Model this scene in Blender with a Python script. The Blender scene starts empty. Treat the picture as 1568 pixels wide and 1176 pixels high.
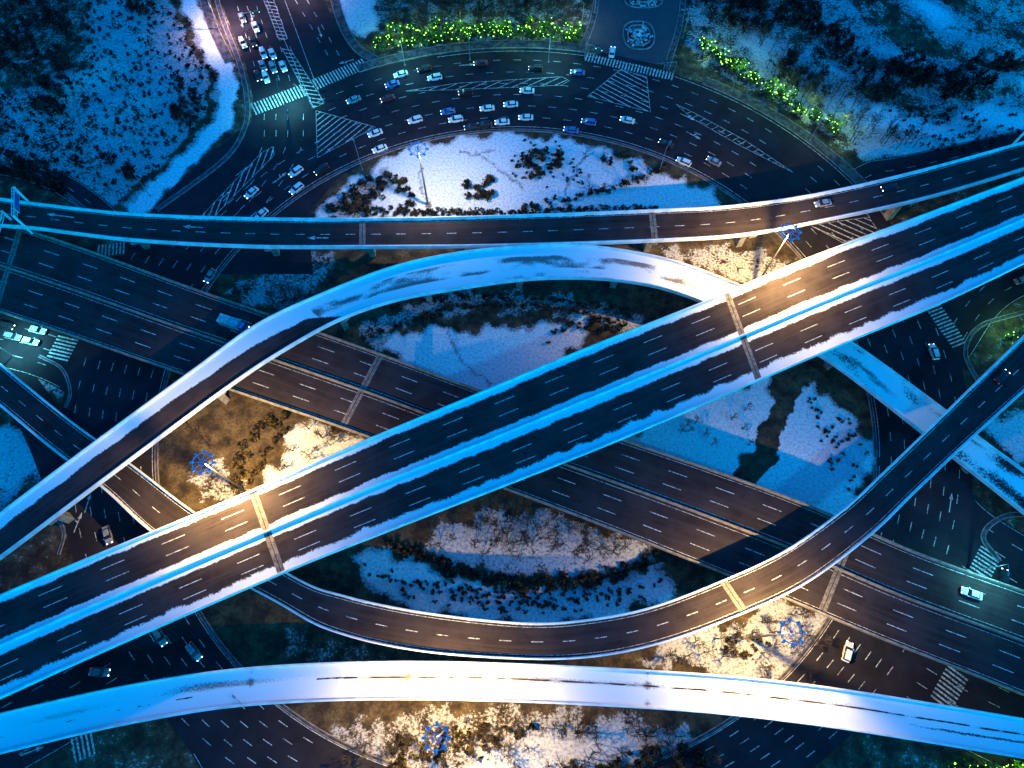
import bpy, math, random
import numpy as np
from mathutils import Vector, noise
random.seed(7); rng=np.random.default_rng(7)
scene=bpy.context.scene
# ------------------------------------------------------------------ survey
# Survey sheet coordinates (taken from an oblique aerial sheet) -> world metres at height z
TH=math.radians(22); CH=172.0; F=1088.9
cs,sn=math.cos(TH),math.sin(TH)
def W(x,y,z=0.0):
    u=x-784.0; v=588.0-y
    yy=v*cs+F*sn; zz=v*sn-F*cs
    t=(z-CH)/zz
    return Vector((u*t,yy*t,z))
def P(p):
    x,y,z=p[0],p[1],p[2]-CH
    yc=y*cs+z*sn; zc=-y*sn+z*cs
    return (784+F*x/(-zc), 588-F*yc/(-zc))
# ------------------------------------------------------------------ materials
def newmat(name):
    m=bpy.data.materials.new(name); m.use_nodes=True
    nt=m.node_tree; b=nt.nodes['Principled BSDF']
    return m,nt,b
def N(nt,t,**k):
    n=nt.nodes.new(t)
    for a,v in k.items(): setattr(n,a,v)
    return n
def mixc(nt,fac,a,b):
    n=nt.nodes.new('ShaderNodeMix'); n.data_type='RGBA'
    for s,v in ((0,fac),(6,a),(7,b)):
        if hasattr(v,'links'): nt.links.new(v,n.inputs[s])
        elif s==0: n.inputs[0].default_value=v
        else: n.inputs[s].default_value=(*v,1)
    return n.outputs[2]
def math_(nt,op,a,b=None,clamp=False):
    n=nt.nodes.new('ShaderNodeMath'); n.operation=op; n.use_clamp=clamp
    for i,v in enumerate((a,b)):
        if v is None: continue
        if hasattr(v,'links'): nt.links.new(v,n.inputs[i])
        else: n.inputs[i].default_value=v
    return n.outputs[0]
def smooth(nt,v,lo,hi):
    n=nt.nodes.new('ShaderNodeMapRange'); n.interpolation_type='SMOOTHSTEP'
    nt.links.new(v,n.inputs[0]); n.inputs[1].default_value=lo; n.inputs[2].default_value=hi
    return n.outputs[0]
def noise_(nt,vec,scale,detail=4,rough=.6,sc=None):
    n=nt.nodes.new('ShaderNodeTexNoise'); n.inputs['Scale'].default_value=scale
    n.inputs['Detail'].default_value=detail; n.inputs['Roughness'].default_value=rough
    if sc:
        mp=nt.nodes.new('ShaderNodeMapping'); mp.inputs['Scale'].default_value=sc
        nt.links.new(vec,mp.inputs[0]); vec=mp.outputs[0]
    nt.links.new(vec,n.inputs['Vector'])
    return n.outputs[0]
def simple(name,col,rough=.6,metal=0,var=.25,scale=1.5,emit=None,es=0):
    m,nt,b=newmat(name)
    g=N(nt,'ShaderNodeNewGeometry')
    nz=noise_(nt,g.outputs['Position'],scale,1)
    d=tuple(c*(1-var) for c in col); l=tuple(min(1,c*(1+var)) for c in col)
    c=mixc(nt,smooth(nt,nz,.35,.65),d,l)
    nt.links.new(c,b.inputs['Base Color'])
    b.inputs['Roughness'].default_value=rough; b.inputs['Metallic'].default_value=metal
    if rough>.7: b.inputs['Specular IOR Level'].default_value=.1
    if emit:
        b.inputs['Emission Color'].default_value=(*emit,1); b.inputs['Emission Strength'].default_value=es
    return m
def ground_mat():
    m,nt,b=newmat('snowy_soil'); g=N(nt,'ShaderNodeNewGeometry'); pos=g.outputs['Position']
    at=N(nt,'ShaderNodeAttribute',attribute_name='snow')
    n1=noise_(nt,pos,.25,5,.7); n2=noise_(nt,pos,1.5,4,.75)
    s=math_(nt,'ADD',at.outputs['Fac'],math_(nt,'MULTIPLY',math_(nt,'SUBTRACT',n1,.5),1.6))
    s=math_(nt,'ADD',s,math_(nt,'MULTIPLY',math_(nt,'SUBTRACT',n2,.5),1.6))
    fac=smooth(nt,s,.36,.66)
    soil=mixc(nt,smooth(nt,n1,.35,.65),(.026,.019,.018),(.13,.092,.05))
    soil=mixc(nt,smooth(nt,n2,.45,.65),soil,(.042,.032,.026))
    bright=smooth(nt,at.outputs['Fac'],.65,1.0)
    hi=mixc(nt,bright,(.44,.44,.48),(.82,.84,.88))
    lo=mixc(nt,bright,(.13,.13,.17),(.46,.47,.51))
    sn_=mixc(nt,smooth(nt,n2,.32,.6),lo,hi)
    nt.links.new(mixc(nt,fac,soil,sn_),b.inputs['Base Color'])
    b.inputs['Roughness'].default_value=.95; b.inputs['Specular IOR Level'].default_value=.1
    bp=N(nt,'ShaderNodeBump'); bp.inputs['Strength'].default_value=.3; bp.inputs['Distance'].default_value=.25
    nt.links.new(n2,bp.inputs['Height']); nt.links.new(bp.outputs[0],b.inputs['Normal'])
    return m
def asphalt_mat(name,base=.045,tint=(1,1,1.05)):
    m,nt,b=newmat(name); g=N(nt,'ShaderNodeNewGeometry'); pos=g.outputs['Position']
    uv=N(nt,'ShaderNodeTexCoord').outputs['UV']
    at=N(nt,'ShaderNodeAttribute',attribute_name='snow'); dt=N(nt,'ShaderNodeAttribute',attribute_name='dirt')
    n1=noise_(nt,pos,.13,4,.65); n2=noise_(nt,pos,2.0,4,.75)
    st=noise_(nt,uv,1.0,3,.6,(1.1,.03,1))
    k=lambda f:tuple(base*f*t for t in tint)
    a=mixc(nt,smooth(nt,n1,.3,.7),k(.65),k(1.25))
    a=mixc(nt,math_(nt,'MULTIPLY',smooth(nt,st,.4,.7),.5),a,k(1.6))
    a=mixc(nt,math_(nt,'MULTIPLY',smooth(nt,n2,.55,.75),.2),a,k(1.9))
    s=math_(nt,'ADD',at.outputs['Fac'],math_(nt,'MULTIPLY',math_(nt,'SUBTRACT',n2,.5),1.1))
    fac=smooth(nt,s,.35,.6)
    d=math_(nt,'ADD',dt.outputs['Fac'],math_(nt,'MULTIPLY',math_(nt,'SUBTRACT',n2,.5),1.1))
    sn_=mixc(nt,smooth(nt,d,.2,.75),(.82,.85,.87),(.20,.18,.18))
    nt.links.new(mixc(nt,fac,a,sn_),b.inputs['Base Color'])
    b.inputs['Roughness'].default_value=.85; b.inputs['Specular IOR Level'].default_value=.06
    return m
M_ground=ground_mat(); M_asph=asphalt_mat('asphalt',.036,(1.12,.84,.88)); M_road=asphalt_mat('ground_asphalt',.029,(.85,.76,1.0))
M_conc=simple('concrete',(.26,.22,.19),.85,var=.25,scale=.8)
M_par=simple('parapet_with_snow',(.8,.8,.8),.85,var=.12,scale=.35)
M_joint=simple('joint_concrete',(.18,.155,.14),.85,var=.3)
M_pave=simple('paving',(.075,.068,.08),.9,var=.4,scale=.6)
M_kerb=simple('kerb_stone',(.24,.22,.23),.85,var=.3,scale=.7)
def paint_mat():
    m,nt,b=newmat('worn_white_paint'); g=N(nt,'ShaderNodeNewGeometry')
    nz=noise_(nt,g.outputs['Position'],2.2,3,.7)
    nt.links.new(mixc(nt,smooth(nt,nz,.38,.58),(.16,.15,.15),(.66,.66,.64)),b.inputs['Base Color']); b.inputs['Roughness'].default_value=.8
    return m
M_paint=paint_mat()
M_steel=simple('galvanised_steel',(.35,.37,.38),.45,.6)
M_mast=simple('blue_mast_paint',(.06,.34,.62),.5,.0)
M_lens=simple('lamp_lens',(.8,.7,.5),.4,emit=(1,.75,.4),es=6)
M_lenscool=simple('lamp_lens_cool',(.8,.8,.8),.4,emit=(.7,.95,1),es=12)
M_bark=simple('bark',(.06,.045,.035),.95)
M_leafd=simple('leaf_dark',(.014,.011,.014),.9,var=.4)
M_leafm=simple('leaf_mid',(.04,.034,.027),.9,var=.4)
M_leafb=simple('leaf_brown',(.10,.07,.03),.9,var=.4)
M_leafg=simple('leaf_green',(.06,.13,.03),.8,var=.4)
M_bulb=simple('green_bulb',(.3,.8,.1),.4,emit=(.34,1.0,.05),es=9)
M_tyre=simple('tyre',(.02,.02,.02),.9); M_glass=simple('car_glass',(.015,.02,.025),.15,var=.1)
M_head=simple('headlight',(.8,.8,.8),.3,emit=(.8,.95,1),es=6); M_tail=simple('tail_light',(.5,.02,.02),.3,emit=(1,.05,.02),es=1.5)
CARP={'w':simple('white_paint',(.82,.82,.82),.3,var=.03),'d':simple('dark_paint',(.03,.03,.035),.3,.2),
 'b':simple('blue_paint',(.05,.2,.5),.3,.1),'s':simple('silver_paint',(.42,.43,.45),.3,.5),'r':simple('red_paint',(.2,.03,.04),.3,.1),
 't':simple('teal_paint',(.08,.45,.5),.3,.1)}
# ------------------------------------------------------------------ mesh builder
class MB:
    def __init__(s): s.v=[]; s.f=[]; s.m=[]
    def face(s,pts,m=0):
        i=len(s.v); s.v+= [tuple(p) for p in pts]; s.f.append(tuple(range(i,i+len(pts)))); s.m.append(m)
    def box(s,c,size,rz=0,m=0,taper=1.0):
        i=len(s.v); c_,s_=math.cos(rz),math.sin(rz)
        for dz in (-1,1):
            k=1 if dz<0 else taper
            for dx,dy in ((-1,-1),(1,-1),(1,1),(-1,1)):
                x,y=dx*size[0]/2*k,dy*size[1]/2*k
                s.v.append((c[0]+x*c_-y*s_,c[1]+x*s_+y*c_,c[2]+dz*size[2]/2))
        for q in ((3,2,1,0),(4,5,6,7),(0,1,5,4),(1,2,6,5),(2,3,7,6),(3,0,4,7)):
            s.f.append(tuple(i+a for a in q)); s.m.append(m)
    def tube(s,a,b,r0,r1,n=6,m=0,cap=True):
        a=Vector(a); b=Vector(b); d=(b-a)
        if d.length<1e-6: return
        d.normalize(); u=d.orthogonal().normalized(); w=d.cross(u); i=len(s.v)
        for p,r in ((a,r0),(b,r1)):
            for k in range(n):
                t=2*math.pi*k/n; s.v.append(tuple(p+u*math.cos(t)*r+w*math.sin(t)*r))
        for k in range(n):
            s.f.append((i+k,i+(k+1)%n,i+n+(k+1)%n,i+n+k)); s.m.append(m)
        if cap:
            s.f.append(tuple(i+n+k for k in range(n))); s.m.append(m)
            s.f.append(tuple(i+k for k in range(n-1,-1,-1))); s.m.append(m)
    def obj(s,name,mats,parent=None,loc=None,smoothf=False):
        me=bpy.data.meshes.new(name); me.from_pydata(s.v,[],s.f)
        for mm in mats: me.materials.append(mm)
        if len(mats)>1: me.polygons.foreach_set('material_index',s.m)
        me.update()
        o=bpy.data.objects.new(name,me); scene.collection.objects.link(o)
        if parent: o.parent=parent
        if loc: o.location=loc
        return o
def empty(name,loc=(0,0,0)):
    e=bpy.data.objects.new(name,None); e.location=loc; e.empty_display_size=.5; scene.collection.objects.link(e); return e
# ------------------------------------------------------------------ ground
def inpoly(X,Y,poly):
    r=np.zeros(X.shape,bool); n=len(poly); j=n-1
    for i in range(n):
        xi,yi=poly[i]; xj,yj=poly[j]
        c=((yi>Y)!=(yj>Y))&(X<(xj-xi)*(Y-yi)/((yj-yi) or 1e-9)+xi); r^=c; j=i
    return r
def wp(pts,z=0): return [(W(a,b,z).x,W(a,b,z).y) for a,b in pts]
gx=np.concatenate([[-3000,-1500,-700,-350],np.arange(-210,210.1,.6),[350,700,1500,3000]])
gy=np.concatenate([[-3000,-1500,-700,-250,-120],np.arange(-60,260.1,.6),[400,800,1500,3000]])
X,Y=np.meshgrid(gx,gy)
XW=X+1.3*np.sin(Y*.45+np.sin(X*.31)*2)+.8*np.sin(Y*1.1+X*.6); YW=Y+1.3*np.sin(X*.42+np.sin(Y*.37)*2)+.8*np.sin(X*1.3-Y*.5)
snow=np.full(X.shape,.2)
CX,CY=790,700
def ell(rx,ry,n=240,t0=0,t1=2*math.pi): return [(CX+rx*math.cos(t0+(t1-t0)*i/n),CY-ry*math.sin(t0+(t1-t0)*i/n)) for i in range(n if t1-t0>6.2 else n+1)]
snow[inpoly(X,Y,wp(ell(550,500)))]=.02
zones=[
([(470,340),(540,272),(640,220),(780,202),(900,220),(1000,255),(1095,290),(1120,335)],.98),
([(490,330),(600,255),(560,330)],.4),([(545,505),(620,462),(700,445),(850,450),(990,485),(970,512),(850,480),(700,478),(620,495),(570,532)],.6),
([(570,530),(640,500),(720,505),(840,495),(910,485),(870,560),(745,610),(660,585)],.97),
([(945,672),(1060,615),(1190,565),(1176,640),(1130,745),(1050,725)],1.0),
([(1215,575),(1270,605),(1345,680),(1340,730),(1285,805),(1200,775),(1140,750),(1190,680)],.98),
([(620,845),(700,795),(760,780),(880,790),(970,825),(1030,870),(900,885),(760,880)],.74),
([(525,845),(560,905),(650,940),(800,962),(940,952),(1045,905),(1010,865),(940,885),(820,900),(700,885),(600,845)],.9),
([(980,1010),(1060,962),(1130,945),(1210,915),(1300,960),(1260,1050),(1180,1050)],.74),
([(450,1190),(540,1105),(640,1085),(800,1080),(980,1095),(1130,1150),(1140,1200)],.5),
([(640,1190),(760,1140),(960,1110),(1080,1150),(1120,1200)],.82),
([(400,750),(455,640),(530,665),(570,685),(470,730)],.85),([(285,735),(330,700),(375,735),(350,785)],.55),
([(1000,380),(1130,378),(1225,400),(1165,440),(1040,405)],.6),
([(350,440),(480,380),(520,400),(460,480),(380,470)],.55),
([(420,960),(600,1000),(560,1020),(400,1010)],.35),
([(130,-60),(280,-60),(345,130),(315,205),(215,330),(120,290),(60,200),(110,80)],.7),
([(-60,130),(130,150),(160,290),(-60,240)],.55),([(-60,-60),(130,-60),(150,120),(-60,130)],.34),
([(490,-60),(600,-60),(580,30),(560,60),(525,50)],.85),
([(1040,-60),(1700,-60),(1700,260),(1300,250),(1060,110)],.5),
([(1330,150),(1430,190),(1568,130),(1660,150),(1650,230),(1400,245),(1300,235)],.85),
([(1130,50),(1240,70),(1300,120),(1330,220),(1240,180),(1160,110)],.76),
([(-60,630),(60,680),(70,730),(-60,800)],.8),([(1500,640),(1600,620),(1620,720),(1540,700)],.85),
([(560,-60),(900,-60),(900,60),(600,80)],.35),
([(-60,690),(10,780),(-40,800)],.6),([(60,560),(100,575),(95,610),(40,590)],.6),
]
for poly,val in zones: snow[inpoly(XW,YW,wp(poly))]=val
def ribbon_mask(path,w):
    m=np.zeros(X.shape,bool); pts=[W(*p) for p in path]
    for a,b in zip(pts[:-1],pts[1:]):
        d=b-a; L2=d.x**2+d.y**2; t=np.clip(((XW*.5+X*.5-a.x)*d.x+(YW*.5+Y*.5-a.y)*d.y)/L2,0,1)
        m|=((XW*.5+X*.5-a.x-t*d.x)**2+(YW*.5+Y*.5-a.y-t*d.y)**2)<(w/2)**2
    return m
snow[ribbon_mask([(272,-30),(325,70),(352,120),(345,185),(290,245),(205,325)],5)]=1.1
snow[ribbon_mask([(250,-30),(300,70),(325,120),(318,180),(268,235),(178,320)],1.5)]=-.1
snow[ribbon_mask([(1060,105),(1150,150),(1260,215),(1330,260),(1568,235)],5)]=.2
for _ in range(3):
    s2=snow.copy(); s2[1:-1,1:-1]=(snow[1:-1,1:-1]*2+snow[:-2,1:-1]+snow[2:,1:-1]+snow[1:-1,:-2]+snow[1:-1,2:])/6; snow=s2
# faint trodden footpaths in the snow
for path in ([(730,228),(748,250),(770,268),(800,290)],[(700,232),(730,236),(760,228)],[(640,250),(648,290),(655,325)],[(905,235),(880,260),(860,320)],[(690,515),(700,545),(745,590)],[(760,800),(745,850)],[(905,800),(880,850)],[(150,60),(200,150),(240,280)],[(250,20),(180,200)],[(1400,40),(1440,90),(1568,120)],[(1300,-20),(1420,60),(1568,60)],[(1180,90),(1290,190)]):
    snow[ribbon_mask(path,.8)]-=.28
# soil strip between the two eastern snow fields
snow[ribbon_mask([(1215,570),(1200,620),(1172,690),(1135,745)],6)]=.0
a=W(1440,50); R=np.hypot(X-a.x-30,(Y-a.y-25)*1.3)+3*np.sin(X*.11+Y*.05)+2*np.sin(Y*.23)
msk=np.exp(-((X-a.x)**2+(Y-a.y)**2)/(2*32**2))
snow+= msk*.45*np.sin(R/3.2+2*np.sin(X*.06)+1.5*np.sin(Y*.09))*(.6+.4*np.sin(X*.13-Y*.08))
b_=W(120,120); hz=np.zeros(X.shape)
g1=np.maximum(0,np.exp(-((X-b_.x)**2+(Y-b_.y)**2)/(2*22**2))-.25); g2=np.maximum(0,np.exp(-((X-a.x-10)**2+(Y-a.y-15)**2)/(2*30**2))-.3)
hz=g1*(4+1.5*np.sin(X*.21+np.sin(Y*.17)*2))+g2*(6+1.5*np.sin(R/3.2))
def gh(x,y):
    i=int(np.clip(np.searchsorted(gy,y),0,len(gy)-1)); j=int(np.clip(np.searchsorted(gx,x),0,len(gx)-1)); return float(hz[i,j])
ny,nx=X.shape
vs=np.stack([X.ravel(),Y.ravel(),hz.ravel()],1)
idx=np.arange(ny*nx).reshape(ny,nx)
q=np.stack([idx[:-1,:-1],idx[:-1,1:],idx[1:,1:],idx[1:,:-1]],-1).reshape(-1,4)
me=bpy.data.meshes.new('ground'); me.vertices.add(len(vs)); me.vertices.foreach_set('co',vs.ravel())
me.loops.add(q.size); me.loops.foreach_set('vertex_index',q.ravel().astype(np.int32))
me.polygons.add(len(q)); me.polygons.foreach_set('loop_start',np.arange(0,q.size,4,dtype=np.int32)); me.polygons.foreach_set('loop_total',np.full(len(q),4,dtype=np.int32))
me.update(calc_edges=True); me.validate()
at=me.attributes.new('snow','FLOAT','POINT'); at.data.foreach_set('value',snow.ravel().astype(np.float32))
me.materials.append(M_ground); o=bpy.data.objects.new('ground',me); scene.collection.objects.link(o)
# ------------------------------------------------------------------ ground roads
def cat(P_,n=14):
    out=[]; P_=[np.array(p,float) for p in P_]; Q=[2*P_[0]-P_[1]]+P_+[2*P_[-1]-P_[-2]]
    for i in range(1,len(Q)-2):
        p0,p1,p2,p3=Q[i-1:i+3]
        for k in range(n):
            t=k/n; out.append(.5*((2*p1)+(-p0+p2)*t+(2*p0-5*p1+4*p2-p3)*t*t+(-p0+3*p1-3*p2+p3)*t**3))
    out.append(P_[-1]); return np.array(out)
zlev=[.03]
def nextz(): zlev[0]+=.008; return zlev[0]
def strip(mb,L,R,z,m=0):
    for i in range(len(L)-1):
        mb.face([(L[i][0],L[i][1],z),(R[i][0],R[i][1],z),(R[i+1][0],R[i+1][1],z),(L[i+1][0],L[i+1][1],z)],m)
def centre(path,n=10): 
    return cat([tuple(W(*p))[:2] for p in path],n)
def offs(c,d):
    t=np.gradient(c,axis=0); t/=np.linalg.norm(t,axis=1)[:,None]
    return c+np.stack([-t[:,1],t[:,0]],1)*d
mark=MB()   # all ground paint
def inring(a):
    x,y=P((a[0],a[1],0)); return ((x-CX)/705)**2+((y-CY)/630)**2<1
def gdash(c,dash=2.5,gap=4,w=.17,z=.15,off=0,outside=False):
    seg=np.linalg.norm(np.diff(c,axis=0),axis=1); S=np.concatenate([[0],np.cumsum(seg)]); s=off
    def at(s): return np.array([np.interp(s,S,c[:,0]),np.interp(s,S,c[:,1])])
    while s+dash<S[-1]:
        a,b=at(s),at(s+dash); d=(b-a)/max(1e-6,np.linalg.norm(b-a)); n=np.array([-d[1],d[0]])*w/2; s+=dash+gap
        if outside and (inring(a) or inring(b)): continue
        mark.face([(*(a-n),z),(*(b-n),z),(*(b+n),z),(*(a+n),z)])
def gline(c,w=.15,z=.15,outside=False): 
    if outside: c=np.array([p for p in c if not inring(p)])
    if len(c)>1: strip(mark,offs(c,w/2),offs(c,-w/2),z)
roadm=MB()
Ri=[tuple(W(*p))[:2] for p in ell(552,502)]; Ro=[tuple(W(*p))[:2] for p in ell(700,625)]
strip(roadm,Ro+Ro[:1],Ri+Ri[:1],nextz())
zj=nextz()
roadm.face([(*p,zj) for p in reversed(wp([(322,-60),(345,20),(375,95),(388,150),(385,200),(350,255),(250,330),(180,420),(480,420),(470,330),(520,270),(600,228),(640,130),(575,102),(540,75),(500,10),(470,-60)]))])
roads=[([(-120,500),(40,515),(150,560),(230,640)],20),([(-120,235),(40,262),(130,305),(230,400)],7),([(1700,370),(1520,430),(1430,540)],16),
([(1290,930),(1420,1040),(1680,1170)],20),([(1400,700),(1470,820),(1700,960)],20),([(300,930),(130,1040),(-120,1180)],22),([(230,950),(330,1080),(420,1230)],18),([(950,-60),(955,60),(960,120)],15),
([(1250,330),(1330,270),(1400,255),(1700,190)],9),([(0,560),(60,640),(110,760)],10)]
for k_,(path,w) in enumerate(roads):
    c=centre(path,14); strip(roadm,offs(c,w/2),offs(c,-w/2),nextz())
    n=max(2,int(w/3.5))
    if k_ in (7,9): continue
    for k in range(1,n): gdash(offs(c,-w/2+w*k/n),2.5,4.5,.15,outside=True)
    gline(offs(c,-w/2+.4),.12,outside=True); gline(offs(c,w/2-.4),.12,outside=True)
ro=roadm.obj('road',[M_road])
def ringpath(f,t0,t1,n=160): 
    return np.array([tuple(W(*p))[:2] for p in ell(552+148*f,502+123*f,n,t0,t1)])
for k,f in enumerate((.15,.29,.43,.57,.71,.86)):
    gdash(ringpath(f,math.radians(52),math.radians(118) if f>.5 else math.radians(140)),2.4,4.0,off=k*1.3)
    gdash(ringpath(f,math.radians(142),math.radians(238)),2.4,4.2,off=k*1.7)
    gdash(ringpath(f,math.radians(-60),math.radians(48)),2.4,4.2,off=k*.9)
gline(ringpath(.03,0,2*math.pi-.001,240)); gline(ringpath(.97,math.radians(40),math.radians(100)))
for x0,x1 in ((352,392),(366,408),(380,424),(396,440),(410,455)): gdash(centre([(x0,-30),(x1-8,80),(x1+8,140)]),2.4,4)
for x0,x1 in ((470,525),(452,508)): gdash(centre([(x0,0),(x1,95)]),2.4,4)
for d in (0,18,36,60): gdash(centre([(405+d,175),(400+d,230),(350+d*1.1,300),(300+d*1.2,345)]),2.4,4)
gline(centre([(396,-30),(480,165)])); gline(centre([(425,-30),(495,160)]))
def clipstripes(poly,ang,sp,w,z=.158):
    pl=[np.array(p) for p in wp(poly)]; d=np.array([math.cos(ang),math.sin(ang)]); n=np.array([-d[1],d[0]])
    pr=[p@n for p in pl]; s=min(pr)+sp/2
    while s<max(pr):
        hits=[]
        for i in range(len(pl)):
            a_,b2=pl[i],pl[(i+1)%len(pl)]; ka,kb=a_@n-s,b2@n-s
            if (ka>0)!=(kb>0): hits.append(a_+(b2-a_)*ka/(ka-kb))
        hits.sort(key=lambda h:h@d)
        for h0,h1 in zip(hits[::2],hits[1::2]):
            o_=n*w/2; mark.face([(*(h0-o_),z),(*(h1-o_),z),(*(h1+o_),z),(*(h0+o_),z)])
        s+=sp
    for i in range(len(pl)):
        c=np.array([pl[i],pl[(i+1)%len(pl)]]); gline(c,.15,z+.006)
clipstripes([(484,170),(575,195),(486,242)],math.radians(48),1.6,.32)
clipstripes([(900,148),(950,107),(990,118),(996,172)],math.radians(-35),1.6,.32)
clipstripes([(432,75),(446,78),(497,158),(480,166)],math.radians(-10),1.5,.32)
clipstripes([(396,-20),(412,-20),(440,60),(428,62)],math.radians(-10),1.5,.3)
clipstripes([(310,330),(400,235),(418,225),(420,238),(325,335)],math.radians(80),1.6,.3)
clipstripes([(620,140),(700,128),(860,118),(872,124),(860,131),(700,138)],math.radians(30),2.0,.2)
clipstripes([(1240,345),(1330,333),(1345,355),(1290,372)],math.radians(-30),1.7,.35)
clipstripes([(1035,160),(1060,172),(1140,215),(1215,265),(1130,222),(1060,182)],math.radians(30),2.2,.2)
def zebra(p0,p1,length=4.5,z=.158):
    a_,b2=W(*p0),W(*p1); d=(b2-a_); L=d.length; d.normalize(); n=Vector((-d.y,d.x,0)); s=0
    while s<L:
        q=a_+d*s; q.z=z; e=d*.45; h=n*length/2
        mark.face([q-h,q-h+e,q+h+e,q+h]); s+=1.0
zebra((482,130),(560,97)); zebra((388,168),(466,138),5); zebra((897,88),(1030,118),3.2,.215); zebra((1428,470),(1470,530)); zebra((88,550),(106,516),6)
zebra((1492,895),(1518,842),5); zebra((1440,1078),(1466,1030),5); zebra((112,1150),(146,1135),5); zebra((150,385),(190,380),4)
def arrow(mb,p,ang,z,L=5,turn=0,sc=1.0):
    def T(x,y): 
        c_,s_=math.cos(ang),math.sin(ang); return (p.x+(x*c_-y*s_)*sc,p.y+(x*s_+y*c_)*sc,z)
    mb.face([T(-L/2,-.12),T(L/2-1.6,-.12),T(L/2-1.6,.12),T(-L/2,.12)])
    mb.face([T(L/2-1.6,-.5),T(L/2,0),T(L/2-1.6,.5)])
    if turn: mb.face([T(-.2,.12*turn),T(.15,.12*turn),T(.6,1.0*turn),T(.25,1.0*turn)][::turn])
for x,y,an,t in ((372,262,45,0),(430,272,50,1),(345,300,48,0),(1054,180,-30,1),(1062,208,-35,1),(1230,200,-30,0),(120,800,80,1),(135,770,85,0),(100,735,80,1),(1455,770,70,0),(530,95,200,1),(715,100,5,0),(490,50,-70,0),(370,35,-70,0),(385,25,-70,1),(50,1150,20,0)):
    arrow(mark,W(x,y),math.radians(an),.17,5,t,1.0)
mark.obj('road_markings',[M_paint])
def pavement(path,w,closed=False,h=.19,ismeters=False):
    c=centre(path) if not ismeters else path
    L,R=offs(c,w/2),offs(c,-w/2); mb=MB()
    strip(mb,offs(c,w/2-.2),offs(c,-w/2+.2),h)
    for A_,B_ in ((L,offs(c,w/2-.2)),(offs(c,-w/2+.2),R)):
        strip(mb,A_,B_,h+.015,1)
    for E_ in (L,R):
        for i in range(len(E_)-1):
            f=[(*E_[i],0),(*E_[i+1],0),(*E_[i+1],h+.015),(*E_[i],h+.015)]
            mb.face(f,1)
    return mb
pm=MB()
def addp(m2):
    i=len(pm.v); pm.v+=m2.v; pm.f+=[tuple(a+i for a in f) for f in m2.f]; pm.m+=m2.m
addp(pavement(ringpath(-.012,0,2*math.pi-.001,260),.9,ismeters=True))
addp(pavement(ringpath(1.06,math.radians(80),math.radians(110)),3.4,ismeters=True))
addp(pavement(ringpath(1.05,math.radians(36),math.radians(66)),3.4,ismeters=True))
addp(pavement([(500,-60),(520,25),(545,72),(575,92)],3,h=.20))
addp(pavement([(318,-60),(338,20),(366,95),(378,150),(375,195),(343,245),(240,322)],1.6))
addp(pavement([(300,-60),(322,30),(352,95)],3.2,h=.21))
addp(pavement([(0,248),(70,275),(130,320)],1.2)); addp(pavement([(1020,108),(1042,30),(1050,-60)],2,h=.22)); addp(pavement([(893,72),(910,20),(918,-60)],2,h=.22))
addp(pavement([(90,850),(98,820),(92,800),(70,790)],.8)); addp(pavement([(60,545),(95,565),(108,600),(100,625)],.8))
addp(pavement([(1568,478),(1500,500),(1478,540),(1500,590)],1.2)); addp(pavement([(1410,275),(1480,262),(1600,238)],1.0))
addp(pavement([(1600,790),(1540,790),(1505,820),(1530,860)],1.2))
pm.obj('pavement',[M_pave,M_kerb])
pl=MB()
pp=wp([(918,-60),(1048,-60),(1026,104),(901,76)]); pl.face([(*p,.178) for p in reversed(pp)])
def oval(px,rx,ry,w,z,n=28,sq=2.6):
    c=W(*px); pts=[]
    for i in range(n+1):
        t=2*math.pi*i/n; cx,sx=math.cos(t),math.sin(t)
        pts.append((c.x+rx*math.copysign(abs(cx)**(2/sq),cx),c.y+ry*math.copysign(abs(sx)**(2/sq),sx)))
    return np.array(pts)
def brick_mat():
    m,nt,b=newmat('plaza_tiles'); g=N(nt,'ShaderNodeNewGeometry'); bt=N(nt,'ShaderNodeTexBrick'); bt.inputs['Scale'].default_value=.5
    nt.links.new(g.outputs['Position'],bt.inputs[0]); bt.inputs['Color1'].default_value=(.04,.03,.05,1); bt.inputs['Color2'].default_value=(.02,.015,.028,1); bt.inputs['Mortar'].default_value=(.12,.11,.12,1); bt.inputs['Mortar Size'].default_value=.03
    nt.links.new(bt.outputs[0],b.inputs['Base Color']); b.inputs['Roughness'].default_value=.9; return m
M_snow=simple('snow',(.7,.72,.75),.95,var=.15,scale=1.2)
pl.obj('plaza',[brick_mat()])
for (px,rx,ry) in (((978,55),5.2,6.3),((985,0),6.5,4.0)):
    e=MB(); mid=W(*px)
    for k,(s_,h) in enumerate(((1,.45),(.72,.6),(.42,.8))):
        c=oval(px,rx*s_,ry*s_,.3,0); ci=oval(px,(rx*s_-.35),(ry*s_-.35),.3,0)
        for i in range(len(c)-1):
            e.face([(*c[i],h),(*c[i+1],h),(*ci[i+1],h),(*ci[i],h)],0); e.face([(*c[i],.1),(*c[i+1],.1),(*c[i+1],h),(*c[i],h)],0)
            e.face([(*ci[i+1],.1),(*ci[i],.1),(*ci[i],h),(*ci[i+1],h)],0)
        for i in range(44):
            t=random.uniform(0,6.283); rr=random.uniform(.45,.95); x_,y_=mid.x+(rx*s_-.5)*rr*math.cos(t),mid.y+(ry*s_-.5)*rr*math.sin(t); e.box((x_,y_,.28+.1*k),(random.uniform(.3,1.1),random.uniform(.3,1.1),.2),random.uniform(0,3),random.choice((1,1,2)),.8)
        if k==2:
            for i in range(0,len(c)-1): e.face([(mid.x,mid.y,.5),(*ci[i],.5),(*ci[i+1],.5)],1)
    e.obj('planter_bed',[M_kerb,M_snow,M_leafd])
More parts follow.
